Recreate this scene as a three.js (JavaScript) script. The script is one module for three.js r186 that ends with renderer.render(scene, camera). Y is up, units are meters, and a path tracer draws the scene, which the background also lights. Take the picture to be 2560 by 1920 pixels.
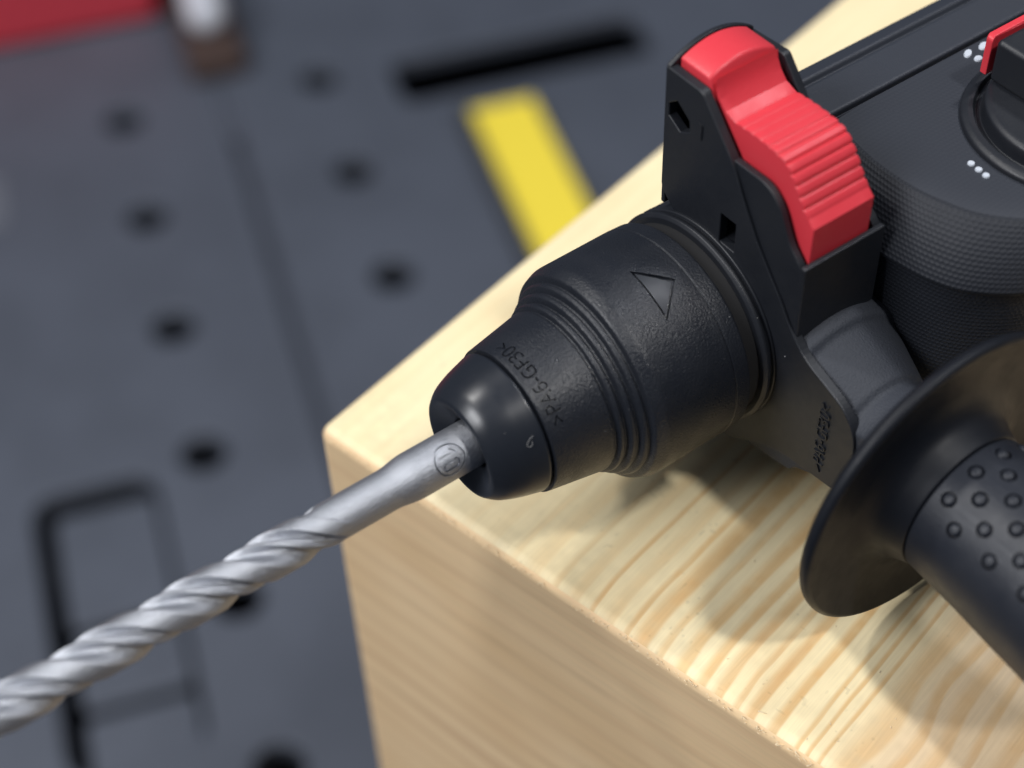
import * as THREE from 'three';
import { RoundedBoxGeometry } from 'three/addons/geometries/RoundedBoxGeometry.js';
import { TextGeometry } from 'three/addons/geometries/TextGeometry.js';
import { FontLoader } from 'three/addons/loaders/FontLoader.js';
import { mergeGeometries, mergeVertices, toCreasedNormals } from 'three/addons/utils/BufferGeometryUtils.js';
import { RectAreaLightUniformsLib } from 'three/addons/lights/RectAreaLightUniformsLib.js';
import { Brush, Evaluator, SUBTRACTION } from 'three-bvh-csg';

// ---------------------------------------------------------------- camera, room light, lamps and added fills
const scene = new THREE.Scene();
const camera = new THREE.PerspectiveCamera(25.7715, 4 / 3, 0.02, 20);
{
  const X = new THREE.Vector3(0.75816273, -0.0309953, -0.6513283);
  const Y = new THREE.Vector3(-0.46370724, 0.67663134, -0.57196645);
  const Z = new THREE.Vector3(0.45843742, 0.7356693, 0.49862392);
  camera.position.set(0.212715, 0.298, 0.162202);
  camera.quaternion.setFromRotationMatrix(new THREE.Matrix4().makeBasis(X, Y, Z));
  camera.focus = 0.344;
  camera.userData.fStop = 6.5;
}
const renderer = new THREE.WebGLRenderer({ antialias: true });
renderer.setSize(1024, 768);
renderer.toneMapping = THREE.LinearToneMapping;
renderer.toneMappingExposure = 1.22;
renderer.shadowMap.enabled = true;
scene.background = new THREE.Color(0.048, 0.056, 0.074);

RectAreaLightUniformsLib.init();
function lampOrFill(x, y, z, w, l, power, color = 0xfff6ea) {     // shop ceiling lamps and two added fills, above and outside the frame, aimed at the bench
  const t = new THREE.RectAreaLight(color, power, w, l);
  t.position.set(x, y, z);
  t.lookAt(0.08, 0, -0.03);
  scene.add(t);
}
lampOrFill(1.18, 2.3, -0.03, 0.14, 0.22, 225, 0xfffdfa);
lampOrFill(-1.44, 2.3, 0.52, 0.14, 0.22, 190, 0xfffdfa);
lampOrFill(0.30, 2.3, -1.35, 0.14, 0.30, 95, 0xf6f9ff);
lampOrFill(-0.75, 1.9, 1.95, 1.2, 0.9, 15.5, 0xfbfcff);  // added broad soft fill from the front, brightens the block's front face
lampOrFill(0, 2.8, -0.2, 3.6, 3.6, 0.20, 0xdfe8ff);  // added dim panel standing in for light bounced off the ceiling

// ---------------------------------------------------------------- helpers
const S = 0.001, PI = Math.PI, rad = (d) => d * PI / 180;
function rng(seed) { let a = seed >>> 0; return () => { a = (a + 0x6D2B79F5) >>> 0; let t = Math.imul(a ^ (a >>> 15), 1 | a); t = (t + Math.imul(t ^ (t >>> 7), 61 | t)) ^ t; return ((t ^ (t >>> 14)) >>> 0) / 4294967296; }; }
function hash2(x, y, s) { let h = Math.imul(x, 374761393) ^ Math.imul(y, 668265263) ^ Math.imul(s, 2147483647 - 77); h = Math.imul(h ^ (h >>> 13), 1274126177); return ((h ^ (h >>> 16)) >>> 0) / 4294967296; }
function vnoise(x, y, s, px = 0, py = 0) {
  const xi = Math.floor(x), yi = Math.floor(y), fx = x - xi, fy = y - yi, u = fx * fx * (3 - 2 * fx), v = fy * fy * (3 - 2 * fy);
  const w = (a, p) => p ? ((a % p) + p) % p : a;
  const a = hash2(w(xi, px), w(yi, py), s), b = hash2(w(xi + 1, px), w(yi, py), s), c = hash2(w(xi, px), w(yi + 1, py), s), d = hash2(w(xi + 1, px), w(yi + 1, py), s);
  return a + (b - a) * u + (c - a) * v + (a - b - c + d) * u * v;
}
const sstep = (a, b, x) => { const t = Math.min(1, Math.max(0, (x - a) / (b - a))); return t * t * (3 - 2 * t); };
function dataTex(n, m, fn, srgb) {
  const d = new Uint8Array(n * m * 4);
  for (let j = 0; j < m; j++) for (let i = 0; i < n; i++) { const c = fn(i, j), k = (j * n + i) * 4; d[k] = c[0]; d[k + 1] = c[1]; d[k + 2] = c[2]; d[k + 3] = 255; }
  const t = new THREE.DataTexture(d, n, m, THREE.RGBAFormat);
  t.wrapS = t.wrapT = THREE.RepeatWrapping; t.magFilter = THREE.LinearFilter; t.minFilter = THREE.LinearFilter;
  if (srgb) t.colorSpace = THREE.SRGBColorSpace;
  t.needsUpdate = true;
  return t;
}
// uv in millimetres / size, taken from the dominant axis of each triangle
function boxUV(g, size) {
  g = g.index ? g.toNonIndexed() : g;
  const p = g.attributes.position, uv = new Float32Array(p.count * 2), a = new THREE.Vector3(), b = new THREE.Vector3(), c = new THREE.Vector3();
  for (let i = 0; i < p.count; i += 3) {
    a.fromBufferAttribute(p, i); b.fromBufferAttribute(p, i + 1); c.fromBufferAttribute(p, i + 2);
    const n = b.clone().sub(a).cross(c.clone().sub(a)), x = Math.abs(n.x), y = Math.abs(n.y), z = Math.abs(n.z);
    [a, b, c].forEach((v, k) => {
      const [s, t] = x >= y && x >= z ? [v.z, v.y] : y >= z ? [v.x, v.z] : [v.x, v.y];
      uv[(i + k) * 2] = s / size; uv[(i + k) * 2 + 1] = t / size;
    });
  }
  g.setAttribute('uv', new THREE.BufferAttribute(uv, 2));
  return g;
}
// polyline with rounded corners: [x, y, radius]
function fillet(pts, closed = false, seg = 5) {
  const out = [], n = pts.length;
  for (let i = 0; i < n; i++) {
    const P = pts[i], r = P[2] ?? 0;
    if (!r || (!closed && (i === 0 || i === n - 1))) { out.push(new THREE.Vector2(P[0], P[1])); continue; }
    const A = pts[(i + n - 1) % n], B = pts[(i + 1) % n], v = new THREE.Vector2(P[0], P[1]);
    const a = new THREE.Vector2(A[0], A[1]).sub(v), b = new THREE.Vector2(B[0], B[1]).sub(v), la = a.length(), lb = b.length();
    const t = Math.min(r, la * 0.48, lb * 0.48);
    a.setLength(t).add(v); b.setLength(t).add(v);
    for (let k = 0; k <= seg; k++) { const s = k / seg; out.push(new THREE.Vector2((1 - s) * (1 - s) * a.x + 2 * s * (1 - s) * v.x + s * s * b.x, (1 - s) * (1 - s) * a.y + 2 * s * (1 - s) * v.y + s * s * b.y)); }
  }
  return out;
}
const shapeOf = (pts, seg = 5) => new THREE.Shape(fillet(pts, true, seg));
// ---- tool space: x = u along the drill axis (tip -> body), y = q up, z = r towards the viewer, in mm
const AX = 44.105, BASE_U = 130;
const ROT = 1.34129;                                   // turn of the tool's axis about y
const onTool = (g, uBase = BASE_U) => g.translate(-uBase, AX, 0).scale(S, S, S);
const lathe = (pts, seg = 128, fl = true) => new THREE.LatheGeometry(fl ? fillet(pts.map(([u, r, f]) => [r, u, f])) : pts.map(([u, r]) => new THREE.Vector2(r, u)), seg).rotateZ(-PI / 2);
const latheR = (pts, uc, qc, seg = 96) => new THREE.LatheGeometry(fillet(pts.map(([z, r, f]) => [r, z, f])), seg).rotateX(PI / 2).translate(uc, qc, 0);
// shape drawn in (r, q), thickness from u0 to u1
function slabU(shape, u0, u1, bevel = 0.3, steps = 1, seg = 10) {
  const g = new THREE.ExtrudeGeometry(shape, { depth: u1 - u0 - 2 * bevel, bevelEnabled: bevel > 0, bevelSize: bevel, bevelOffset: -bevel, bevelThickness: bevel, bevelSegments: 3, steps, curveSegments: seg });
  // (x, y, z) -> (u, q, r): x is r, z is u ; mirrored, so build with -r
  return g.rotateY(PI / 2).translate(u0 + bevel, 0, 0);
}
const RQ = (pts) => pts.map(([r, q, f]) => [-r, q, f]);     // rotateY(90) turns shape x into -z
// shape drawn in (u, q), thickness from r0 to r1
function slabR(shape, r0, r1, bevel = 0.3) {
  return new THREE.ExtrudeGeometry(shape, { depth: r1 - r0 - 2 * bevel, bevelEnabled: bevel > 0, bevelSize: bevel, bevelOffset: -bevel, bevelThickness: bevel, bevelSegments: 3, curveSegments: 10 }).translate(0, 0, r0 + bevel);
}
const merge = (list) => mergeGeometries(list.map((g) => { g = g.index ? g.toNonIndexed() : g; for (const k of Object.keys(g.attributes)) if (!['position', 'normal', 'uv'].includes(k)) g.deleteAttribute(k); g.morphAttributes = {}; g.groups = []; return g; }));
const counts = {};
const numbered = (n) => { const k = counts[n] = (counts[n] ?? -1) + 1; return k ? n + '_' + String(k).padStart(3, '0') : n; };
function thing(name, label, category, group) {
  const o = new THREE.Group(); o.name = numbered(name); o.userData = { label, category }; if (group) o.userData.group = group; scene.add(o); return o;
}
function part(name, geometry, material, parent, label) {
  const m = new THREE.Mesh(geometry, material); m.name = name; m.castShadow = m.receiveShadow = true; if (label) m.userData.label = label; parent.add(m); return m;
}
const font = await new FontLoader().loadAsync('fonts/droid/droid_sans_regular.typeface.json');
const textGeo = (s, size, depth) => { const g = new TextGeometry(s, { font, size, depth, curveSegments: 3, bevelEnabled: false }); g.computeBoundingBox(); const b = g.boundingBox; g.translate(-(b.min.x + b.max.x) / 2, -(b.min.y + b.max.y) / 2, 0); return g; };
function mapGeo(g, fn) { const p = g.attributes.position, v = new THREE.Vector3(); for (let i = 0; i < p.count; i++) { v.fromBufferAttribute(p, i); fn(v); p.setXYZ(i, v.x, v.y, v.z); } g.computeVertexNormals(); return g; }
const evaluator = new Evaluator(); evaluator.attributes = ['position', 'normal', 'uv']; evaluator.useGroups = false;
function carve(g, cuts) {
  let a = new Brush(g); a.updateMatrixWorld();
  for (const c of cuts) { const b = new Brush(c); b.updateMatrixWorld(); a = evaluator.evaluate(a, b, SUBTRACTION); }
  const out = a.geometry.clone(); out.groups = []; return out;
}

// ---------------------------------------------------------------- textures and materials
const grain = dataTex(512, 512, (i, j) => { i /= 0.9; j /= 0.9;          // moulded plastic grain, one tile is 40 mm
  const a = vnoise(i / 3.1, j / 3.1, 1, 0, 0), b = vnoise(i / 1.4, j / 1.4, 2, 0, 0);
  const v = 255 * Math.min(1, Math.max(0, 0.55 * a + 0.45 * b)); return [v, v, v];
});
const speck = dataTex(512, 512, (i, j) => {          // roughness: mostly matt with glints
  const a = vnoise(i / 3.2, j / 3.2, 5, 160, 160), b = vnoise(i / 40, j / 40, 6, 13, 13);
  const v = 255 * (0.62 + 0.22 * b - 0.34 * sstep(0.8, 0.97, a)); return [v, v, v];
});
const smear = dataTex(256, 256, (i, j) => { const b = 0.6 * vnoise(i / 32, j / 32, 8, 8, 8) + 0.4 * vnoise(i / 8, j / 8, 9, 32, 32); const v = 255 * (0.72 + 0.28 * b); return [v, v, v]; });
const weave = dataTex(64, 64, (i, j) => {            // 4 x 4 cells of woven dots, one tile is 4.2 mm
  const cx = i / 16, cy = j / 16, row = Math.floor(cy), x = ((cx + (row % 2) * 0.5) % 1) - 0.5, y = (cy % 1) - 0.5;
  const h = Math.max(0, 1 - (x * x * 4.6 + y * y * 5.5)); const v = 255 * Math.sqrt(h); return [v, v, v];
});
const blast = dataTex(512, 512, (i, j) => {          // bead-blasted steel, one tile is 20 mm
  const v = 255 * (0.5 * vnoise(i / 4, j / 4, 11, 128, 128) + 0.5 * vnoise(i / 2, j / 2, 12, 256, 256)); return [v, v, v];
});
const blotch = dataTex(256, 256, (i, j) => { const b = 0.5 * vnoise(i / 42.67, j / 42.67, 51, 6, 6) + 0.3 * vnoise(i / 16, j / 16, 52, 16, 16) + 0.2 * vnoise(i / 4, j / 4, 53, 64, 64); const v = 255 * (0.84 + 0.16 * sstep(0.2, 0.75, b)); return [v, v, v]; }, false);
blotch.repeat.set(1 / 260, 1 / 260);
const STD = (o) => new THREE.MeshStandardMaterial(o);
const PHY = (o) => new THREE.MeshPhysicalMaterial(o);
const lin = (r, g, b) => new THREE.Color().setRGB(r, g, b);
const M = {
  plastic: PHY({ name: 'black_moulded_plastic', color: lin(0.0115, 0.0135, 0.0185), roughness: 0.56, roughnessMap: speck, bumpMap: grain, bumpScale: 0.00011 }),
  plate: PHY({ name: 'black_satin_plastic', color: lin(0.0105, 0.0122, 0.0165), roughness: 0.55, roughnessMap: smear, bumpMap: grain, bumpScale: 0.00002 }),
  mark: PHY({ name: 'black_smooth_plastic', color: lin(0.018, 0.021, 0.027), roughness: 0.5, roughnessMap: smear }),
  neck: PHY({ name: 'black_textured_plastic', color: lin(0.026, 0.030, 0.040), roughness: 0.66, bumpMap: grain, bumpScale: 0.00012 }),
  rubber: PHY({ name: 'black_soft_rubber', color: lin(0.0075, 0.0088, 0.0125), specularIntensity: 0.5, roughness: 0.55, roughnessMap: smear, bumpMap: grain, bumpScale: 0.00001 }),
  gripRubber: PHY({ name: 'black_grip_rubber', color: lin(0.013, 0.0155, 0.0225), roughness: 0.55, roughnessMap: smear, bumpMap: grain, bumpScale: 0.00003 }),
  gloss: PHY({ name: 'black_glossy_rubber', color: lin(0.013, 0.0155, 0.021), roughness: 0.36, roughnessMap: smear, specularIntensity: 1 }),
  weave: PHY({ name: 'black_woven_rubber', color: lin(0.0130, 0.0153, 0.0215), roughness: 0.62, specularIntensity: 0.8, bumpMap: weave, bumpScale: 0.00010 }),
  deck: PHY({ name: 'dark_grey_rubber', color: lin(0.020, 0.0235, 0.0325), roughness: 0.62, bumpMap: weave, bumpScale: 0.00002 }),
  rail: PHY({ name: 'dark_grey_plastic', color: lin(0.024, 0.028, 0.038), roughness: 0.5, bumpMap: grain, bumpScale: 0.00004 }),
  red: PHY({ name: 'red_plastic', color: lin(0.66, 0.042, 0.058), roughness: 0.46, roughnessMap: smear, bumpMap: grain, bumpScale: 0.00003 }),
  white: STD({ name: 'white_print', color: lin(0.52, 0.56, 0.62), roughness: 0.5 }),
  dark: STD({ name: 'groove_shade_black', color: lin(0.006, 0.006, 0.007), roughness: 0.8 }),
  steel: PHY({ name: 'blasted_steel', color: lin(0.47, 0.485, 0.52), metalness: 1, roughness: 0.5, bumpMap: blast, bumpScale: 0.00012 }),
  carbide: PHY({ name: 'carbide', color: lin(0.30, 0.30, 0.31), metalness: 1, roughness: 0.5 }),
  bench: PHY({ name: 'blue_grey_plastic', color: lin(0.084, 0.096, 0.124), roughness: 0.6, map: blotch, roughnessMap: smear }),
  benchDark: STD({ name: 'shade_sheet_black', color: lin(0.012, 0.013, 0.016), roughness: 0.9 }),
  yellow: PHY({ name: 'yellow_plastic', color: lin(1.0, 0.79, 0.07), roughness: 0.5 }),
  crate: PHY({ name: 'red_matt_plastic', color: lin(0.62, 0.05, 0.075), roughness: 0.55 }),
  pale: PHY({ name: 'pale_grey_plastic', color: lin(0.62, 0.64, 0.70), roughness: 0.5 }),
  brown: STD({ name: 'brown_wood', color: lin(0.06, 0.035, 0.028), roughness: 0.75 }),
};

// ---- pine: colour of the top (x across the rings, z along them), and of the sawn front
const PX = 0.2, PZ = 0.3;                                // metres covered by the top texture before it mirrors
const RINGS = [[6, 2.2, .35], [11.5, 3, .3], [17, 1.6, .4], [24, 3.5, .35], [31, 1.8, .4], [39, 4, .35], [47, 2, .45], [54, 3.6, .4], [61, 1.6, .5], [67, 3.6, .4], [73, 1.5, .45], [78.5, 2.6, .35], [83.1, 1.1, .75], [88, 2.6, .3], [92.6, 1.3, .7], [96.8, 3.4, .75],
  [101.5, 1.6, .5], [107.2, 2.6, .7], [112.4, 2.0, .75], [116.6, 2.2, .7], [121, 1.3, .55], [124.6, 2.0, .8], [130.0, 1.9, .85], [135.7, 0.9, .7], [138.2, 0.8, .75], [140.9, 0.8, .7], [146, 3.5, .5], [151.5, 2.0, .55], [156.5, 2.6, .5], [162, 1.6, .5], [168, 3, .5], [175, 2, .5], [183, 3, .5], [192, 2, .5]];
const mixc = (a, b, t) => [a[0] + (b[0] - a[0]) * t, a[1] + (b[1] - a[1]) * t, a[2] + (b[2] - a[2]) * t];
const pineTop = dataTex(1600, 1600, (i, j) => {
  const x = (i + 0.5) / 1600 * 200, z = (j + 0.5) / 1600 * 300;   // mm from the left edge, mm back from the front edge
  const wob = 2.2 * (vnoise(x / 40, z / 70, 21) - 0.5) + 0.7 * (vnoise(x / 9, z / 24, 22) - 0.5) + 0.25 * (vnoise(x / 2, z / 8, 23) - 0.5);
  const keep = sstep(140, 152, x) * 6 * (vnoise(z / 16, x / 30, 24) - 0.5);
  const xx = x + wob * sstep(0, 12, z) + keep;
  let late = 0;
  for (const [c, w, s] of RINGS) { const d = xx - c; late = Math.max(late, s * (d < 0 ? sstep(-w * 1.25, -w * 0.15, d) : 1 - sstep(w * 0.15, w * 0.5, d))); }
  const fibre = vnoise(x * 5, z / 5, 25) * 0.6 + vnoise(x * 2.2, z / 14, 26) * 0.4, blot = vnoise(x / 12, z / 18, 27), mot = vnoise(x / 2.4, z / 2.0, 28);
  let c = mixc([242, 226, 184], [235, 215, 170], blot);
  c = mixc(c, [226, 198, 162], sstep(136, 156, x) * 0.75);
  c = mixc(c, mixc([214, 168, 104], [198, 146, 90], blot), late * (0.2 + 0.8 * sstep(45, 95, x)) * (0.6 + 0.26 * mot));
  const k = 0.955 + 0.055 * fibre + 0.05 * (mot - 0.5) * sstep(40, 0, z);
  // scratches, lint and pits near the front edge
  const pit = sstep(0.86, 0.93, vnoise(x / 1.1, z / 1.1, 29)) * sstep(0.6, 0.8, vnoise(x / 9, z / 9, 30)) * 0.06;
  return [Math.min(255, c[0] * (k - pit)), Math.min(255, c[1] * (k - pit)), Math.min(255, c[2] * (k - pit))];
}, true);
pineTop.wrapS = pineTop.wrapT = THREE.MirroredRepeatWrapping;
const pineTopBump = dataTex(1024, 1024, (i, j) => {
  const x = (i + 0.5) / 1024 * 200, z = (j + 0.5) / 1024 * 300;
  const v = 255 * (0.6 * vnoise(x * 2.4, z / 6, 31) + 0.4 * vnoise(x / 1.3, z / 1.5, 32)); return [v, v, v];
});
const pineFront = dataTex(1024, 512, (i, j) => {
  const x = (i + 0.5) / 1024 * 200, y = (j + 0.5) / 512 * 200;     // along the edge, up
  const w = y + 3 * (vnoise(x / 60, y / 30, 41) - 0.5) + x * 0.05;
  const ring = Math.pow(0.5 + 0.5 * Math.sin(w * 0.62 + 4 * vnoise(w / 14, 0.5, 42)), 3), fine = vnoise(x / 14, w * 1.9, 43), blot = vnoise(x / 28, y / 14, 44);
  let c = mixc([240, 210, 166], [231, 198, 152], blot);
  c = mixc(c, [200, 164, 126], ring * (0.22 + 0.3 * sstep(165, 198, y)) + 0.16 * sstep(0.55, 0.9, fine));
  const k = 0.955 + 0.07 * fine;
  return [Math.min(255, c[0] * k), Math.min(255, c[1] * k), Math.min(255, c[2] * k)];
}, true);
pineFront.wrapS = pineFront.wrapT = THREE.MirroredRepeatWrapping;
M.pineTop = STD({ name: 'pine_planed_face', map: pineTop, roughness: 0.62, bumpMap: pineTopBump, bumpScale: 0.00006 });
M.pineFront = STD({ name: 'pine_sawn_face', map: pineFront, roughness: 0.75, bumpMap: pineFront, bumpScale: 0.0001 });

// ---------------------------------------------------------------- setting: workbench of grey plastic, a hole grid and recesses
const BA = new THREE.Vector2(0.845358, 0.5342), BB = new THREE.Vector2(0.5342, -0.845358), BO = new THREE.Vector2(-0.92132, -0.54129), BY = -0.7;
const bench = thing('workbench', 'blue grey plastic workbench top with rows of round holes below the pine block', 'workbench');
bench.position.set(BO.x, BY, BO.y); bench.rotation.y = -Math.atan2(BA.y, BA.x); const BS = 2.00402;     // BS: bench units per mm
// local x = along the rows, local -z = across
{
  const rect = (a0, b0, a1, b1, r = 6) => fillet([[a0, b0, r], [a1, b0, r], [a1, b1, r], [a0, b1, r]], true, 6);
  const circle = (a, b, r) => { const p = new THREE.Path(); p.absarc(a, b, r, 0, 2 * PI, true); return p; };
  const slab = (outline, holes, top, thick, bevel = 1.6) => {
    const s = new THREE.Shape(outline); s.holes = holes;
    return new THREE.ExtrudeGeometry(s, { depth: thick - bevel, bevelEnabled: true, bevelThickness: bevel, bevelSize: bevel, bevelOffset: -bevel, bevelSegments: 3, curveSegments: 20 }).rotateX(-PI / 2).translate(0, top - thick, 0).scale(S * BS, S * BS, S * BS);
  };
  const hp = (pts) => new THREE.Path(pts);
  const grid = (b, from, to) => { const o = []; for (let k = from; k <= to; k++) o.push(circle(k * 73, b, 9.2)); return o; };
  // near jaw with the first row and the tray, far jaw with the second row, slot and yellow inlay
  part('jaw_panel', slab(rect(-78, -300, 700, 46, 5), [...grid(0, 0, 6), hp(rect(222, -68, 350, -20, 12))], 0, 7), M.bench, bench);
  part('jaw_panel', slab(rect(-420, 50.6, 700, 520, 5), [...grid(95.5, 0, 6), hp(rect(-1, 130, 33, 257, 8))], 0.6, 7), M.bench, bench);
  // tray: a sunk box with dark gaps along two of its walls
  for (const [a0, a1] of [[229, 283.5], [287, 318.5], [322.5, 349]]) part('tray_floor', slab(rect(a0, -61, a1, -22, 4), [], -6, 4, 1.5), M.bench, bench);
  part('channel_floor', slab(rect(33, 44, 700, 53, 1), [], -5.5, 3, 0.5), M.bench, bench);
  part('channel_stop', slab(rect(-70, 46.2, 32, 50.4, 1), [], 0.2, 6, 0.6), M.bench, bench);
  for (const [a, b, r] of [[40, -72, 20], [120, -95, 24], [205, -110, 22]]) part('pale_patch', slab(rect(a - r, b - r * 0.6, a + r, b + r * 0.6, 10), [], 0.5, 3, 0.4), PHY({ name: 'pale_patch_plastic', color: lin(0.115, 0.125, 0.15), roughness: 0.7 }), bench);  // low plates in a slightly paler grey
  part('shade_sheet', slab(rect(-420, -320, 720, 540, 5), [], -110, 6, 0.5), M.benchDark, bench);  // added near-black sheet that gives the holes and gaps their shade
}
const benchPoint = (a, b, y = 0) => new THREE.Vector3(BO.x + (BA.x * a + BB.x * b) * S * BS, BY + y * S * BS, BO.y + (BA.y * a + BB.y * b) * S * BS);
function benchThing(name, label, category, a, b, y = 0) { const t = thing(name, label, category); t.position.copy(benchPoint(a, b, y)); t.rotation.y = bench.rotation.y; return t; }
{ // yellow bar lying on the far jaw
  const t = benchThing('yellow_strip', 'flat blurred yellow strip on the grey workbench just behind the pine block', 'strip', 118, 171, 0.7);
  part('strip_body', new RoundedBoxGeometry(0.126, 0.006, 0.032, 4, 0.0015).translate(0, 0.003, 0).scale(BS, BS, BS), M.yellow, t);
  part('strip_edge', new RoundedBoxGeometry(0.126, 0.010, 0.004, 3, 0.0012).translate(0, 0.005, 0.0185).scale(BS, BS, BS), STD({ name: 'bar_rail', color: lin(0.05, 0.055, 0.065), roughness: 0.6 }), t);
}
{ // red case in the top left corner
  const t = benchThing('red_panel', 'blurred red panel on the far end of the grey workbench at top left', 'panel', -156, -80, -1);
  part('panel_body', new RoundedBoxGeometry(0.16, 0.05, 0.22, 5, 0.006).translate(0, 0.025, 0).scale(BS, BS, BS), M.crate, t);
  part('panel_top', new RoundedBoxGeometry(0.162, 0.012, 0.222, 4, 0.004).translate(0, 0.054, 0).scale(BS, BS, BS), M.crate, t);
}
{ // pale clamp handle with brown foot
  const t = benchThing('pale_rod', 'blurred pale grey rod with dark brown base beside the red panel', 'rod', -46, 50, 0.6);
  part('rod_base', new RoundedBoxGeometry(0.068, 0.012, 0.028, 4, 0.003).translate(-0.002, 0.006, 0).scale(BS, BS, BS), M.brown, t);
  part('rod_shaft', new THREE.CapsuleGeometry(0.0095, 0.085, 8, 24).rotateZ(PI / 2).translate(-0.037, 0.021, 0).scale(BS, BS, BS), M.pale, t);
}

// ---------------------------------------------------------------- pine block
{
  const block = thing('pine_block', 'thick block of pale striped pine with rounded corner, carrying the black rotary hammer', 'wood block');
  const W = 0.42, D = 0.62, Hh = 0.7;
  const g = new RoundedBoxGeometry(W, Hh, D, 5, 0.0032);
  const p = g.attributes.position, n = g.attributes.normal, uv = g.attributes.uv;
  const top = [], side = [], r = rng(5);
  for (let i = 0; i < p.count; i++) {                 // metres from the near left upper corner
    const x = p.getX(i) + W / 2, y = p.getY(i) - Hh / 2, z = D / 2 - p.getZ(i);
    p.setXYZ(i, x, y, -z);
  }
  const groups = [];
  const idx = [];
  for (let i = 0; i < p.count; i += 3) {
    const ny = (n.getY(i) + n.getY(i + 1) + n.getY(i + 2)) / 3, nx = (n.getX(i) + n.getX(i + 1) + n.getX(i + 2)) / 3;
    const up = ny > 0.7;
    for (let k = 0; k < 3; k++) {
      const X = p.getX(i + k), Y = p.getY(i + k), Zb = -p.getZ(i + k);
      if (up) uv.setXY(i + k, X / PX, Zb / PZ); else if (Math.abs(nx) > 0.7) uv.setXY(i + k, Zb / 0.2, (Y + 0.7) / 0.2); else uv.setXY(i + k, X / 0.2, (Y + 0.7) / 0.2);
      (up ? top : side).push(i + k);
    }
  }
  const pick = (list) => { const q = new THREE.BufferGeometry(); for (const k of ['position', 'normal', 'uv']) { const a = g.attributes[k], o = new Float32Array(list.length * a.itemSize); list.forEach((v, j) => { for (let c = 0; c < a.itemSize; c++) o[j * a.itemSize + c] = a.getComponent(v, c); }); q.setAttribute(k, new THREE.BufferAttribute(o, a.itemSize)); } return q; };
  part('planed_face', pick(top), M.pineTop, block);
  part('sawn_sides', pick(side), M.pineFront, block);
  // splinters and fuzz that the saw left along the front arris
  const fuzz = [];
  for (let i = 0; i < 420; i++) {
    const x = 0.004 + r() * 0.24, l = 0.0004 + r() * r() * 0.0016, w = 0.00008 + r() * 0.00012;
    fuzz.push(new THREE.TetrahedronGeometry(1).scale(l, w, w).rotateZ((r() - 0.5) * 0.9).rotateY((r() - 0.5) * 1.6).translate(x, -0.0010 - r() * 0.0020, -0.0007 + r() * 0.0008));
  }
  for (let i = 0; i < 12; i++) {                       // lint and sawdust on the top near the edge
    const x = 0.1 + r() * 0.075, z = -0.002 - r() * 0.04, l = 0.0003 + r() * r() * 0.0016;
    fuzz.push(new THREE.TetrahedronGeometry(1).scale(l, 0.00012, 0.00016).rotateY(r() * 6).translate(x, 0.0001, z));
  }
  const f = part('splinters', merge(fuzz), STD({ name: 'pine_fibre', color: lin(0.72, 0.58, 0.38), roughness: 0.8 }), block);
  f.userData.kind = 'stuff';
}

// ---------------------------------------------------------------- rotary hammer
const tool = thing('rotary_hammer', 'black rotary hammer with red quick clamp lever lying on its side on the pine block', 'rotary hammer');
tool.rotation.y = ROT;
const T0 = new THREE.Vector3(0.0574022, 0, 0.0117553), DIR = new THREE.Vector3(Math.cos(ROT), 0, -Math.sin(ROT));
tool.position.copy(T0).addScaledVector(DIR, BASE_U * S);
const tp = (name, g, m, parent = tool, label) => part(name, onTool(boxUV(g, 40)), m, parent, label);

// nose cap
tp('nose_cap', lathe([[7.5, 5.15], [4.6, 5.3, 0.6], [3.6, 6.8, 1.2], [2.3, 9.2, 1.4], [1.7, 10.9, 1.1], [4.0, 12.9, 1.4], [7.5, 14.3, 2], [12.9, 15.7, 0.5], [13.5, 15.2, 0.2], [13.8, 10]]), M.gloss);
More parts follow.
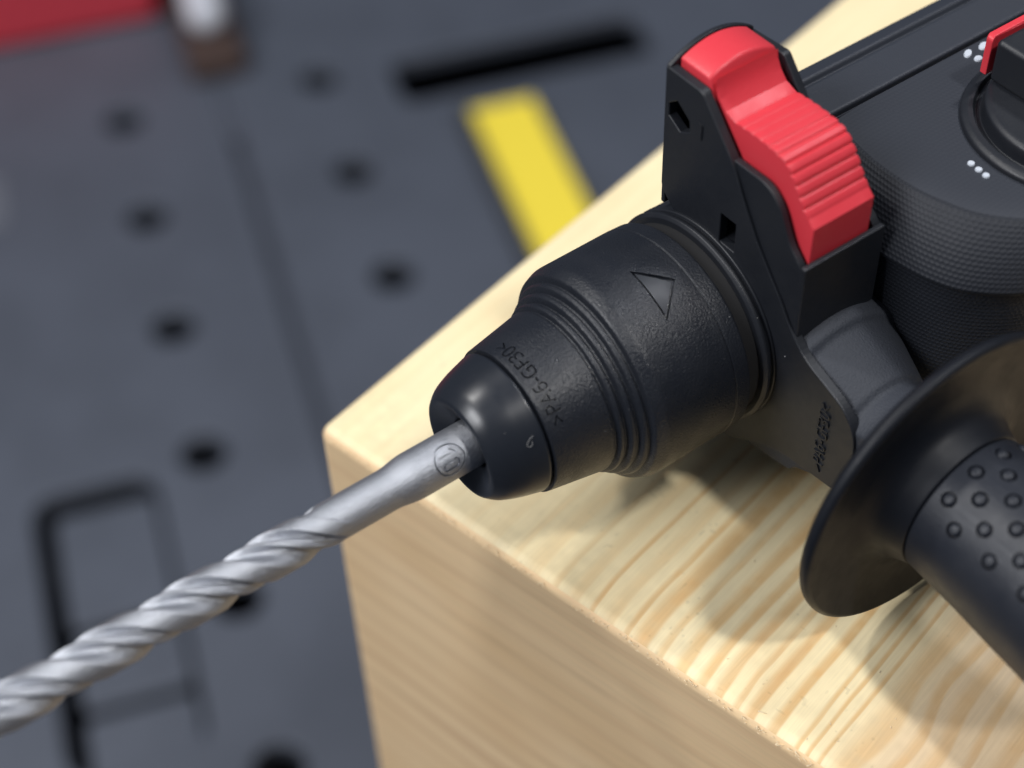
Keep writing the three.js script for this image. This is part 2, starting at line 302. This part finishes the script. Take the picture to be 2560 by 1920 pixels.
// sleeve with ribs, arrow and moulded text
{
  const R0 = (u) => 16.4 + (u - 14) / 12.5 * 2.0;
  const outer = [[13.7, 16.2, 0.25], [26.6, 18.35, 0.2], [26.9, 17.9, 0.15], [27.3, 18.0, 0.15], [27.6, 19.1, 0.35], [28.5, 19.3, 0.3], [28.8, 18.8, 0.15], [29.2, 18.9, 0.15], [29.5, 20.3, 0.35], [30.4, 20.6, 0.3], [30.7, 20.1, 0.15], [31.1, 20.3, 0.15],
    [31.4, 21.6, 0.35], [32.2, 22.0, 0.3], [32.5, 21.6, 0.15], [32.8, 21.8, 0.15], [33.1, 23.3, 0.5], [35.6, 24.25, 0.8], [52.9, 24.35, 0.1], [53.05, 24.1, 0.05], [53.25, 24.1, 0.05], [53.4, 24.35, 0.1], [56.9, 24.2, 0.4], [57.4, 23.6, 0.3], [57.5, 12]];
  const ring = lathe([[13.75, 12], ...outer, [13.75, 12]], 160);
  const cuts = [];
  let arrowFloor;
  // arrow: triangular pocket with a sloping floor
  const tri = [[44.0, 1.1], [50.4, 16.7], [43.5, 32.5]];
  const bary = (k) => tri.map(([u, t]) => [u, t]);
  const N = 10, P = [], Q = [], idx = [], at = (i, j) => { const a = i / N, b = j / N, c = 1 - a - b; return [c * tri[0][0] + a * tri[1][0] + b * tri[2][0], c * tri[0][1] + a * tri[1][1] + b * tri[2][1], a]; };
  const id = {}; let m = 0;
  for (let i = 0; i <= N; i++) for (let j = 0; j <= N - i; j++) id[i + ',' + j] = m++;
  const verts = [];
  for (const lvl of [0, 1]) for (let i = 0; i <= N; i++) for (let j = 0; j <= N - i; j++) { const [u, t, a] = at(i, j), rr = lvl ? 25.5 : 24.3 - 0.55 - 0.7 * (1 - a) ; verts.push(u, rr * Math.cos(rad(t)), rr * Math.sin(rad(t))); }
  const face = (a, b, c, flip) => flip ? idx.push(a, c, b) : idx.push(a, b, c);
  for (let i = 0; i < N; i++) for (let j = 0; j < N - i; j++) for (const lvl of [0, 1]) {
    const o = lvl * m; face(o + id[i + ',' + j], o + id[(i + 1) + ',' + j], o + id[i + ',' + (j + 1)], lvl);
    if (j < N - i - 1) face(o + id[(i + 1) + ',' + j], o + id[(i + 1) + ',' + (j + 1)], o + id[i + ',' + (j + 1)], lvl);
  }
  const wall = (k0, k1) => { face(k0, k0 + m, k1, false); face(k1, k0 + m, k1 + m, false); };
  for (let i = 0; i < N; i++) { wall(id[i + ',0'], id[(i + 1) + ',0']); wall(id[(N - i) + ',' + i], id[(N - i - 1) + ',' + (i + 1)]); wall(id['0,' + (N - i)], id['0,' + (N - i - 1)]); }
  let tg = new THREE.BufferGeometry(); tg.setAttribute('position', new THREE.Float32BufferAttribute(verts, 3)); tg.setIndex(idx); tg = tg.toNonIndexed();
  { // make sure faces look outwards
    const p = tg.attributes.position; let vol = 0; const a = new THREE.Vector3(), b = new THREE.Vector3(), c = new THREE.Vector3(), cen = new THREE.Vector3(46, 23, 7);
    for (let i = 0; i < p.count; i += 3) { a.fromBufferAttribute(p, i).sub(cen); b.fromBufferAttribute(p, i + 1).sub(cen); c.fromBufferAttribute(p, i + 2).sub(cen); vol += a.dot(b.cross(c)); }
    if (vol < 0) for (let i = 0; i < p.count; i += 3) { const x = [p.getX(i + 1), p.getY(i + 1), p.getZ(i + 1)]; p.setXYZ(i + 1, p.getX(i + 2), p.getY(i + 2), p.getZ(i + 2)); p.setXYZ(i + 2, ...x); }
  }
  tg.computeVertexNormals(); tg.setAttribute('uv', new THREE.Float32BufferAttribute(new Float32Array(tg.attributes.position.count * 2), 2));
  cuts.push(tg);
  // smooth floor of the arrow, a little smaller than its pocket
  {
    const n = 12, P = [], I = [], c = [tri[0][0] / 3 + tri[1][0] / 3 + tri[2][0] / 3, tri[0][1] / 3 + tri[1][1] / 3 + tri[2][1] / 3], sh = tri.map(([u, t]) => [c[0] + (u - c[0]) * 0.81, c[1] + (t - c[1]) * 0.84]), ix = {};
    let q = 0;
    for (let i = 0; i <= n; i++) for (let j = 0; j <= n - i; j++) {
      const a = i / n, b = j / n, d = 1 - a - b, u = d * sh[0][0] + a * sh[1][0] + b * sh[2][0], t = rad(d * sh[0][1] + a * sh[1][1] + b * sh[2][1]), rr = 24.2 - 0.4 * a - 0.12 * Math.min(b, d);
      ix[i + ',' + j] = q++; P.push(u, rr * Math.cos(t), rr * Math.sin(t));
    }
    for (let i = 0; i < n; i++) for (let j = 0; j < n - i; j++) { I.push(ix[i + ',' + j], ix[i + ',' + (j + 1)], ix[(i + 1) + ',' + j]); if (j < n - i - 1) I.push(ix[(i + 1) + ',' + j], ix[i + ',' + (j + 1)], ix[(i + 1) + ',' + (j + 1)]); }
    const fg = new THREE.BufferGeometry(); fg.setAttribute('position', new THREE.Float32BufferAttribute(P, 3)); fg.setIndex(I); fg.computeVertexNormals();
    arrowFloor = toCreasedNormals(fg, 0.3);
  }
  // text runs from the near side up over the sleeve, its tops towards the tip
  const txt = mapGeo(textGeo('>PA6-GF30<', 2.95, 1.6), (v) => {
    const u = 16.5 - v.y, t = rad(17.5) - v.x * 1.0 / R0(16.5), rr = R0(u) - 0.8 + v.z; v.set(u, rr * Math.cos(t), rr * Math.sin(t));
  });
  cuts.push(txt);
  let g = ring;
  try { g = carve(ring, cuts); } catch (e) { console.log('sleeve carve failed', e.message); }
  const sleeve = tp('chuck_sleeve', toCreasedNormals(g, 0.5), M.plastic);
  tp('arrow_mark', arrowFloor, M.mark, sleeve);
}
// ring and gear housing behind the sleeve
tp('groove_shade', lathe([[57.1, 12], [57.2, 22.2, 0.1], [61.1, 22.3, 0.1], [61.2, 12]]), M.dark);  // near-black band, the groove's shade put in as colour
tp('lock_ring', lathe([[60.95, 12], [61.0, 23.6, 0.2], [61.5, 24.4, 0.25], [62.2, 24.4, 0.25], [62.9, 23.7, 0.3], [66, 23.6]]), M.plate);
tp('gear_housing', lathe([[58, 20], [66.6, 23.2, 0.5], [100, 23.4], [100, 10]]), M.plastic);

// --- side handle
const handle = new THREE.Group(); handle.name = 'side_handle'; handle.userData.label = 'black side handle clamped behind the chuck by a red lever'; tool.add(handle);
const hp = (name, g, m, label) => part(name, onTool(boxUV(g, 40)), m, handle, label);
{
  const arc = (r, a0, a1, n = 10) => Array.from({ length: n + 1 }, (_, k) => { const a = rad(a0 + (a1 - a0) * k / n); return [r * Math.sin(a), r * Math.cos(a)]; });   // (r, q)
  // front plate
  const A = [[-14, 56.4, 0.5], [-3.4, 56.3, 1.0], [0.2, 52.2, 1], [6.1, 45.6, 1.5], [9.9, 39, 2], [15, 30.8, 2], [20, 24.6, 2], [23.4, 20.6, 2], [26.2, 16.3, 2], [31, 11.4, 3], [37, 9.4, 3], [42.6, 7.2, 3], [46.2, 3.2, 3], [47.3, -2, 4], [46.6, -9, 4], [44.2, -17.2, 2], [36.3, -18.3, 3], [27.9, -19.7, 5], [21.9, -22.3, 5], [11.5, -29.8, 3],
    [4, -30, 3], ...arc(26, 180, 250, 6), ...arc(24.4, 262, 336, 8), [-12.6, 24.6, 1], [-14, 26.4, 1.2]];
  const sA = shapeOf(RQ(A));
  const hole = (pts) => new THREE.Path(pts.map(([r, q]) => new THREE.Vector2(-r, q)));
  sA.holes.push(hole([[-12.6, 48.2], [-10.2, 50.0], [-6.5, 47.4], [-6.3, 44.7], [-9.0, 43.2], [-12.5, 45.2]]), hole([[4.3, 23.9], [4.3, 31.2], [8.7, 31.2], [8.7, 23.9]]));
  const front = slabU(sA, 64.0, 66.2, 0.3);
  const B = shapeOf(RQ([[2, 45.4, 0.5], [15.6, 45.6, 3.5], [19.2, 42.6, 2], [22.9, 35.4, 2], [25.6, 32.9, 0.8], [27.4, 30.6, 1.2], [27.7, 22, 2], [27.6, 12.5, 1], [20, 12, 1], [8, 30, 1]]));
  const front2 = slabU(B, 64.75, 66.3, 0.25);
  const C = shapeOf(RQ([[-14, 55.8, 0.5], [-2.6, 56.6, 0.8], [0.5, 53, 1], [4.6, 48, 1.5], [9, 45.4, 2], [15.6, 45.4, 3.5], [19.2, 42.6, 2], [22.9, 35.4, 2], [25.6, 32.9, 0.8], [27.4, 30.6, 1.2], [27.7, 20, 2], [27.6, 12.5, 1], [18, 12, 1], [12, 20, 2], [0, 23.5, 3], [-12, 22, 1]]));
  const back = slabU(C, 83.9, 85.8, 0.3);
  // end wall on the far side, arched on top
  const archQ = (u) => 60.1 - 3.6 * ((u - 74.7) / 10.7) ** 2;
  const endPts = [[64.2, 22]]; for (let k = 0; k <= 20; k++) { const u = 64.2 + 21.4 * k / 20; endPts.push([u, archQ(u)]); } endPts.push([85.6, 22]);
  const farWall = slabR(new THREE.Shape(endPts.map(([u, q]) => new THREE.Vector2(u, q))), -14.05, -12.9, 0.25);
  const nearWall = slabR(shapeOf([[64.6, 12.6, 0.3], [64.6, 32.7, 0.5], [85.6, 32.7, 0.5], [85.6, 12.6, 0.3]]), 26.55, 27.85, 0.3);
  const floorG = new THREE.BoxGeometry(19, 1.4, 40).translate(75, 27, 6.5);
  const band = lathe([[63.2, 22.8], [63.4, 24.3, 0.4], [85.4, 24.3, 0.4], [85.6, 22.8]]);
  hp('clamp_bracket', merge([front, front2, back, farWall, nearWall, band]), M.plate);
  // moulded numeral on the plate
  hp('moulded_mark', merge([new THREE.BoxGeometry(0.4, 3.6, 0.45).rotateX(0.04).translate(63.95, 47.0, -2.75), new THREE.BoxGeometry(0.4, 0.45, 1.5).rotateX(0.12).translate(63.95, 48.7, -3.4)]), M.plate);
  const t = mapGeo(textGeo('>PA6-GF30<', 2.9, 0.4), (v) => { const r = 38.6 - v.y, q = -5.2 + v.x * 0.92; v.set(64.02 - v.z, q, r); });
  hp('moulded_text', t, M.plate);
}
// red lever: head and ribbed back, arched across its width
{
  const head = shapeOf(RQ([[-12.7, 59.9, 0.3], [-4.3, 59.9, 0.7], [-2.6, 55.6, 1.2], [-0.6, 51.6, 0.6], [-12.7, 51.6, 0.4]]));
  const gh = mapGeo(slabU(head, 66.5, 83.4, 0.35, 18), (v) => { v.y -= 3.6 * ((v.x - 74.7) / 10.7) ** 2 * sstep(44, 56, v.y); });
  const path = [[-2.9, 58.2], [-2.5, 56.4], [-1.4, 54.4], [0.4, 52.6], [3.0, 51.7]];   // (r, q)
  const spine = new THREE.CatmullRomCurve3([[3.0, 51.7], [6.7, 52.0], [11.5, 52.0], [15.2, 51.7], [17.4, 51.0], [19.4, 49.2], [21.2, 46.9], [22.8, 44.6], [24.6, 42.2]].map(([r, q]) => new THREE.Vector3(r, q, 0)));
  const NR = 11, len = spine.getLength();
  for (let k = 0; k < NR; k++) {
    const amp = 0.35 + 0.65 * sstep(0.25, 0.62, k / NR);
    for (const [f, d] of [[0.02, 0.02], [0.10, -0.34], [0.20, -0.46], [0.30, -0.30], [0.42, 0.02], [0.7, 0.10], [0.92, 0.08]]) {
      const s = (k + f) / NR, p = spine.getPointAt(s), tn = spine.getTangentAt(s);
      path.push([p.x - tn.y * d * amp, p.y + tn.x * d * amp]);
    }
  }
  path.push([24.7, 42.1], [26.35, 40.6], [26.2, 31.5], [19, 31.5], [8, 42], [-1.4, 46]);
  const body = new THREE.Shape(path.map(([r, q]) => new THREE.Vector2(-r, q)));
  const gb = slabU(body, 67.0, 82.6, 0.18, 6);
  hp('clamp_lever', toCreasedNormals(merge([gh, gb]), 0.3), M.red, 'red ribbed quick release lever');
}
// neck, guard disc, grip
const HU = 74.5, HQ = -6;
{
  const neck = latheR([[18, 22.3], [27, 21.2, 2], [30.4, 20.3, 0.8], [31.4, 18.7, 0.8], [43.2, 13.9, 0.6], [44.4, 12.6, 1.0], [49, 13.2, 2], [54, 17, 4], [57, 24]], HU, HQ);
  mapGeo(neck, (v) => { if (v.x < 64.7) v.x = 64.7; });
  hp('handle_neck', neck, M.neck);
  hp('guard_disc', latheR([[52, 12], [54.6, 17, 4], [57.0, 24, 4], [57.8, 33.6, 1.0], [58.8, 35.1, 0.9], [60.4, 35.2, 0.9], [61.2, 34.3, 0.7], [59.9, 29, 3], [59.4, 22, 3], [61.5, 18, 2.5], [65.5, 16.4, 1], [67, 15.9, 0.2], [67.2, 15.2, 0.1], [67.3, 10]], HU, HQ, 160), M.rubber);
  const gr = (r) => 15.7 + 2.8 * sstep(64, 110, r);
  const spots = [];
  for (let c = -4; c <= 4; c++) for (let k = 0; k < 9; k++) if (!(c === -4 && k > 6)) spots.push([c * 13.25, (Math.abs(c) % 2 ? 70.7 : 75.2) + 9.1 * k]);
  let gripG = latheR([[66.9, 10], [67.25, 15.1, 0.1], [67.5, 15.75, 0.2], [80, gr(80)], [90, gr(90)], [100, gr(100)], [112, gr(112)], [140, 18.2], [176, 17, 6], [180, 20, 3], [186, 18, 4], [187, 10], [66.9, 10]], HU, HQ, 128);
  const pits = merge(spots.map(([ang, r]) => new THREE.CylinderGeometry(1.95, 1.5, 3, 24).translate(0, gr(r) + 1.5 - 0.85, 0).rotateZ(-rad(ang)).translate(HU, HQ, r)));
  try { gripG = carve(gripG, [pits]); } catch (e) { console.log('grip carve failed', e.message); }
  hp('grip', toCreasedNormals(gripG, 0.5), M.gripRubber);
  const nub = onToolFree(new THREE.LatheGeometry(fillet([[1.42, -1.0], [1.25, 0.05, 0.35], [0.85, 0.52, 0.4], [0, 0.62]]), 20));
  for (const [ang, r] of spots) {
    const R = gr(r), a = rad(ang), m = new THREE.Mesh(nub, M.gripRubber);
    m.name = 'grip_nub'; m.castShadow = m.receiveShadow = true;
    m.position.set((HU + R * Math.sin(a) - BASE_U) * S, (HQ + R * Math.cos(a) + AX) * S, r * S);
    m.rotation.z = -a;
    handle.add(m);
  }
}
function onToolFree(g) { return boxUV(g, 40).scale(S, S, S); }

// --- housing: woven rubber brow, deck and undercut, lofted over levels of q
{
  const brow = new THREE.CatmullRomCurve3([[85, -24], [84.6, -8], [84.8, 8], [85.8, 20], [87.0, 30], [88.6, 38], [91.0, 43.5], [95.0, 48.2], [100.5, 52.3], [110, 56], [126, 58.5], [160, 60], [250, 60]].map(([u, r]) => new THREE.Vector3(u, 0, r)));
  const deck = new THREE.CatmullRomCurve3([[97, -24], [96.4, -8], [95.8, 6], [94.6, 16], [94.8, 25], [96.4, 32], [99.0, 38.4], [104.2, 44.6], [111, 49], [119, 51.8], [132, 54], [164, 55.5], [250, 56]].map(([u, r]) => new THREE.Vector3(u, 0, r)));
  const N = 150, rows = [];
  const row = (fn, q) => { const a = []; for (let i = 0; i <= N; i++) { const v = fn(i / N); a.push(v.clone ? new THREE.Vector3(v.x, q, v.z) : v); } rows.push(a); };
  const inset = (curve, d) => (s) => { const p = curve.getPoint(s), t = curve.getTangent(s); return new THREE.Vector3(p.x + t.z * d, 0, p.z - t.x * d); };
  const lerpc = (k, bulge) => (s) => { const a = deck.getPoint(s), b = brow.getPoint(s), t = brow.getTangent(s); return new THREE.Vector3(a.x + (b.x - a.x) * k - t.z * bulge, 0, a.z + (b.z - a.z) * k + t.x * bulge); };
  // undercut from the bottom up to the brow, then over it to the deck edge
  row(inset(brow, 9), -44); row(inset(brow, 5.5), -40); row(inset(brow, 4), -30); row(inset(brow, 3.2), -10); row(inset(brow, 2.4), 8); row(inset(brow, 1.7), 18); row(inset(brow, 1.2), 22.4); row(inset(brow, 0.5), 23.2); row(inset(brow, 0.05), 23.8); row(inset(brow, 0.0), 24.5);
  for (const [k, q, b] of [[0.12, 26.2, 0.35], [0.26, 28.2, 0.7], [0.42, 30.4, 0.9], [0.58, 32.4, 0.9], [0.74, 34.3, 0.7], [0.88, 35.6, 0.4], [0.96, 36.35, 0.3], [1, 36.0, 0]]) row(lerpc(1 - k, b), q);
  const P = [], U = [], I = [], W = N + 1;
  let vAcc = 0;
  rows.forEach((r, j) => {
    if (j) vAcc += rows[j][60].distanceTo(rows[j - 1][60]);
    let s = 0;
    r.forEach((p, i) => { if (i) s += brow.getPoint(i / N).distanceTo(brow.getPoint((i - 1) / N)); P.push(p.x, p.y, p.z); U.push(s / 4.2, vAcc / 4.2); });
  });
  for (let j = 0; j < rows.length - 1; j++) for (let i = 0; i < N; i++) { const a = j * W + i; I.push(a, a + W, a + 1, a + 1, a + W, a + W + 1); }
  const g = new THREE.BufferGeometry(); g.setAttribute('position', new THREE.Float32BufferAttribute(P, 3)); g.setAttribute('uv', new THREE.Float32BufferAttribute(U, 2)); g.setIndex(I); g.computeVertexNormals();
  const housing = part('rear_housing', onTool(g), M.weave, tool);
  // deck: flat panel inside the brow
  const DP = [], DU = [], DI = [], offs = [0, 0.5, 1.2, 2, 3, 4.2, 5.6, 7.4, 9.6, 12];
  offs.forEach((d) => { for (let i = 0; i <= N; i++) { const p = inset(deck, d)(i / N); DP.push(p.x, 36.5 - 0.75 * Math.exp(-d / 2.6), Math.max(p.z, 0.9)); DU.push(p.x / 4.2, p.z / 4.2); } });
  for (let j = 0; j < offs.length - 1; j++) for (let i = 0; i < N; i++) { const a = j * W + i; DI.push(a, a + W, a + 1, a + 1, a + W, a + W + 1); }
  const dg = new THREE.BufferGeometry(); dg.setAttribute('position', new THREE.Float32BufferAttribute(DP, 3)); dg.setAttribute('uv', new THREE.Float32BufferAttribute(DU, 2)); dg.setIndex(DI); dg.computeVertexNormals();
  const pts = []; for (let i = 0; i <= N; i++) { const p = inset(deck, 11.98)(i / N); if (p.z > 0.95) pts.push([p.x, p.z]); }
  pts.push([250, 0.9]); pts.unshift([pts[0][0] + 0.3, 0.9]);
  const fillG = boxUV(new THREE.ShapeGeometry(new THREE.Shape(pts.map(([u, r]) => new THREE.Vector2(u, -r)))).rotateX(-PI / 2).translate(0, 36.4925, 0), 4.2);
  const wallG = boxUV(new THREE.BoxGeometry(156, 7, 0.2).translate(173, 32.98, 1.0), 4.2);
  part('deck_panel', onTool(merge([dg, fillG, wallG])), M.deck, tool);
  // top rail beyond the centre seam
  const rs = new THREE.Shape(fillet([[0.9, 10], [0.9, 36.0, 0.8], [10.4, 36.6, 0.9], [11.2, 34.6, 0.4], [12.0, 34.6, 0.4], [12.8, 36.0, 0.9], [17.2, 34.8, 2], [20.5, 28, 4], [22, 10, 3], [22, -38, 6], [10, -43, 2], [0.9, -43]], true, 6));
  const rg = slabU(rs, 91, 250, 0.8);
  part('top_rail', onTool(boxUV(rg, 40)), M.rail, tool);
  // mode knob
  const KU = 134.5, KR = 32.5;
  const kn = new THREE.LatheGeometry(fillet([[8, 30], [23.6, 30], [23.8, 37.6, 0.6], [22.6, 38.3, 0.4], [21.2, 38.3, 0.4], [20.9, 36.9, 0.3], [19.6, 36.9, 0.3], [19.3, 40.3, 0.5], [18.2, 41.0, 0.5], [0.2, 41.0]]), 96).translate(KU, 0, KR);
  const bar = new RoundedBoxGeometry(15, 10, 38, 5, 1.2).translate(KU - 1, 45.6, KR + 1.2);
  const knob = part('mode_knob', onTool(boxUV(merge([kn, bar]), 40)), M.plate, tool);
  const cs = shapeOf([[126.1, 41.2, 0.3], [126.1, 50.3, 1.2], [141.0, 50.3, 1.2], [141.0, 41.2, 0.3]]);
  part('pointer_cap', onTool(boxUV(mapGeo(slabR(cs, 12.4, 14.1, 0.3), (v) => { v.z -= 1.4 * (1 - ((v.x - 133.5) / 8) ** 2); }), 40)), M.red, knob, 'red strip on the end of the mode knob');
  for (const [u, r, su, sr, t] of [[108.1, 28.0, 1.5, 1.6, 0.3], [107.9, 30.2, 1.5, 1.6, 0.3], [107.7, 32.3, 1.5, 1.6, 0.3], [134.0, 2.6, 3.0, 1.7, 0.5], [134.4, 5.2, 2.2, 1.8, 0.2], [138.6, 2.8, 3.2, 2.0, 0.3]])
    part('white_mark', onTool(new THREE.CylinderGeometry(0.42, 0.5, 0.45, 20).scale(su, 1, sr).rotateY(t).translate(u, 36.6, r)), M.white, tool);
}

{ // dust and chips that sit on the plastic
  const r = rng(77), g = [], at = (u, t, R, l) => g.push(new THREE.TetrahedronGeometry(1).scale(l, l * 0.6, l * 0.6).rotateY(r() * 6).translate(u, R * Math.cos(rad(t)), R * Math.sin(rad(t))));
  at(56.2, 45, 24.25, 0.24); at(61.9, 52, 24.45, 0.2); at(8.6, -13.6, 14.65, 0.12); at(6.5, 43.1, 13.95, 0.14); at(24.9, 74.2, 18.1, 0.13); at(29.8, 64.3, 20.5, 0.12); at(34.3, 77.4, 23.95, 0.1); at(34.6, -8.5, 24.0, 0.18);
  for (let i = 0; i < 46; i++) { const u = 36 + r() * 20, t = -20 + r() * 90; at(u, t, 24.35, 0.045 + r() * 0.04); }
  for (let i = 0; i < 16; i++) { const k = Math.floor(r() * 3); at([26.75, 28.7, 30.6][k] + r() * 0.3, r() * 70, [18.2, 19.2, 20.5][k], 0.07 + r() * 0.05); }
  g.push(new THREE.TetrahedronGeometry(0.2).translate(63.9, 8.2, 26));
  const loop = new THREE.CatmullRomCurve3([[10.9, 54.2], [10.2, 55.2], [9.5, 57.6], [9.2, 59.6], [9.7, 61.2], [10.2, 60.2], [10.3, 57.8]].map(([u, t]) => { const R = 13.0 + (u - 4) * 0.34 - 0.02; return new THREE.Vector3(u, (R + 0.25) * Math.cos(rad(t)), (R + 0.25) * Math.sin(rad(t))); }));
  g.push(new THREE.TubeGeometry(loop, 30, 0.05, 5));
  const m = tp('dust', merge(g), STD({ name: 'pale_dust', color: lin(0.25, 0.25, 0.25), roughness: 0.9 }), tool);
  m.userData.kind = 'stuff';
}

// ---------------------------------------------------------------- drill bit
{
  const bit = thing('drill_bit', 'grey steel masonry drill bit with spiral flutes marked 10, held in the black chuck', 'drill bit');
  bit.rotation.y = ROT; bit.position.copy(T0);
  const bp = (name, g, m, label) => part(name, onTool(boxUV(g, 20), 0), m, bit, label);
  const sh = lathe([[-15.6, 0.01], [-15.6, 4.28], [-14.4, 4.32, 0.8], [-10.4, 4.98, 1.0], [12, 4.98], [12, 0.01]], 128);
  const R = 4.98, cuts = [];
  const onShank = (g, u0, t0, depth) => mapGeo(g, (v) => { const u = u0 + v.y, t = rad(t0) + v.x / R, rr = R - depth + v.z; v.set(u, rr * Math.cos(t), rr * Math.sin(t)); });
  const ringShape = new THREE.Shape(); ringShape.absarc(0, 0, 3.42, 0, 2 * PI, false); const rh = new THREE.Path(); rh.absarc(0, 0, 3.0, 0, 2 * PI, true); ringShape.holes.push(rh);
  cuts.push(onShank(new THREE.ExtrudeGeometry(ringShape, { depth: 1, bevelEnabled: false, curveSegments: 48 }), -2.8, 46.8, 0.6));
  const one = new THREE.Shape(fillet([[-1.15, -1.95], [-0.6, -1.95], [-0.6, 1.95], [-1.0, 1.95], [-2.0, 1.05], [-1.75, 0.6], [-1.15, 1.1]].map(([x, y]) => [x - 0.15, y, 0.08]), true, 2));
  const oo = new THREE.Shape(fillet([[0.0, -1.95, 1.0], [2.1, -1.95, 1.0], [2.1, 1.95, 1.0], [0.0, 1.95, 1.0]], true, 5)); oo.holes.push(new THREE.Path(fillet([[0.52, -1.43, 0.55], [0.52, 1.43, 0.55], [1.58, 1.43, 0.55], [1.58, -1.43, 0.55]], true, 5)));
  for (const s of [one, oo]) cuts.push(onShank(new THREE.ExtrudeGeometry(s, { depth: 1, bevelEnabled: false, curveSegments: 8 }), -2.8, 46.8, 0.6));
  let sg = sh;
  try { sg = carve(sh, cuts); } catch (e) { console.log('shank carve failed', e.message); }
  bp('shank', toCreasedNormals(sg, 0.5), M.steel, 'plain shank stamped with the number 10 in a circle');
  // neck and flutes: one surface, radius by angle along a right-hand helix
  const NU = 460, NA = 300, U0 = -15.4, U1 = -112, P = [], I = [], UV = [], pitch = 35.6;
  const section = (g) => {                        // g in 0..1 over half a turn
    const f = g;
    if (f < 0.27) return 1; if (f < 0.30) return 1 - 0.85 * sstep(0.27, 0.30, f);
    if (f < 0.48) return 0.15 + 0.42 * sstep(0.32, 0.46, f); if (f < 0.50) return 0.57 + 0.2 * sstep(0.48, 0.5, f); if (f < 0.57) return 0.77;
    if (f < 0.60) return 0.77 - 0.77 * sstep(0.57, 0.60, f); if (f < 0.72) return 0; return sstep(0.70, 0.97, f);
  };
  for (let i = 0; i <= NU; i++) {
    const u = U0 + (U1 - U0) * i / NU;
    for (let j = 0; j <= NA; j++) {
      const a = j / NA * 2 * PI, tw = u / pitch * 2 * PI, f = ((((a - tw + 0.6) / PI) % 1) + 1) % 1;
      const on = sstep(-25 - 7 * f, -28.2 - 7 * f, u), d = (1 - section(f)) * on;
      const rr = 4.28 + 0.27 * on - 2.05 * d;
      P.push(u, rr * Math.cos(a), rr * Math.sin(a)); UV.push(j / NA, i / NU);
    }
  }
  for (let i = 0; i < NU; i++) for (let j = 0; j < NA; j++) { const a = i * (NA + 1) + j, b = a + NA + 1; I.push(a, a + 1, b, b, a + 1, b + 1); }
  const g = new THREE.BufferGeometry(); g.setAttribute('position', new THREE.Float32BufferAttribute(P, 3)); g.setAttribute('uv', new THREE.Float32BufferAttribute(UV, 2)); g.setIndex(I); g.computeVertexNormals();
  bp('fluted_shaft', g, M.steel);
  const tip = new THREE.Shape([[-4.9, 0], [4.9, 0], [4.9, 3], [0, 6.5], [-4.9, 3]].map(([x, y]) => new THREE.Vector2(x, y)));
  bp('carbide_tip', merge([lathe([[-114, 0.01], [-112, 3.6, 0.5], [-111.6, 4.0], [-110, 3]], 48), new THREE.ExtrudeGeometry(tip, { depth: 2.2, bevelEnabled: true, bevelSize: 0.2, bevelThickness: 0.2, bevelSegments: 2 }).translate(0, 0, -1.1).rotateZ(PI / 2).translate(-111, 0, 0)]), M.carbide);
}

scene.updateMatrixWorld(true);
renderer.render(scene, camera);
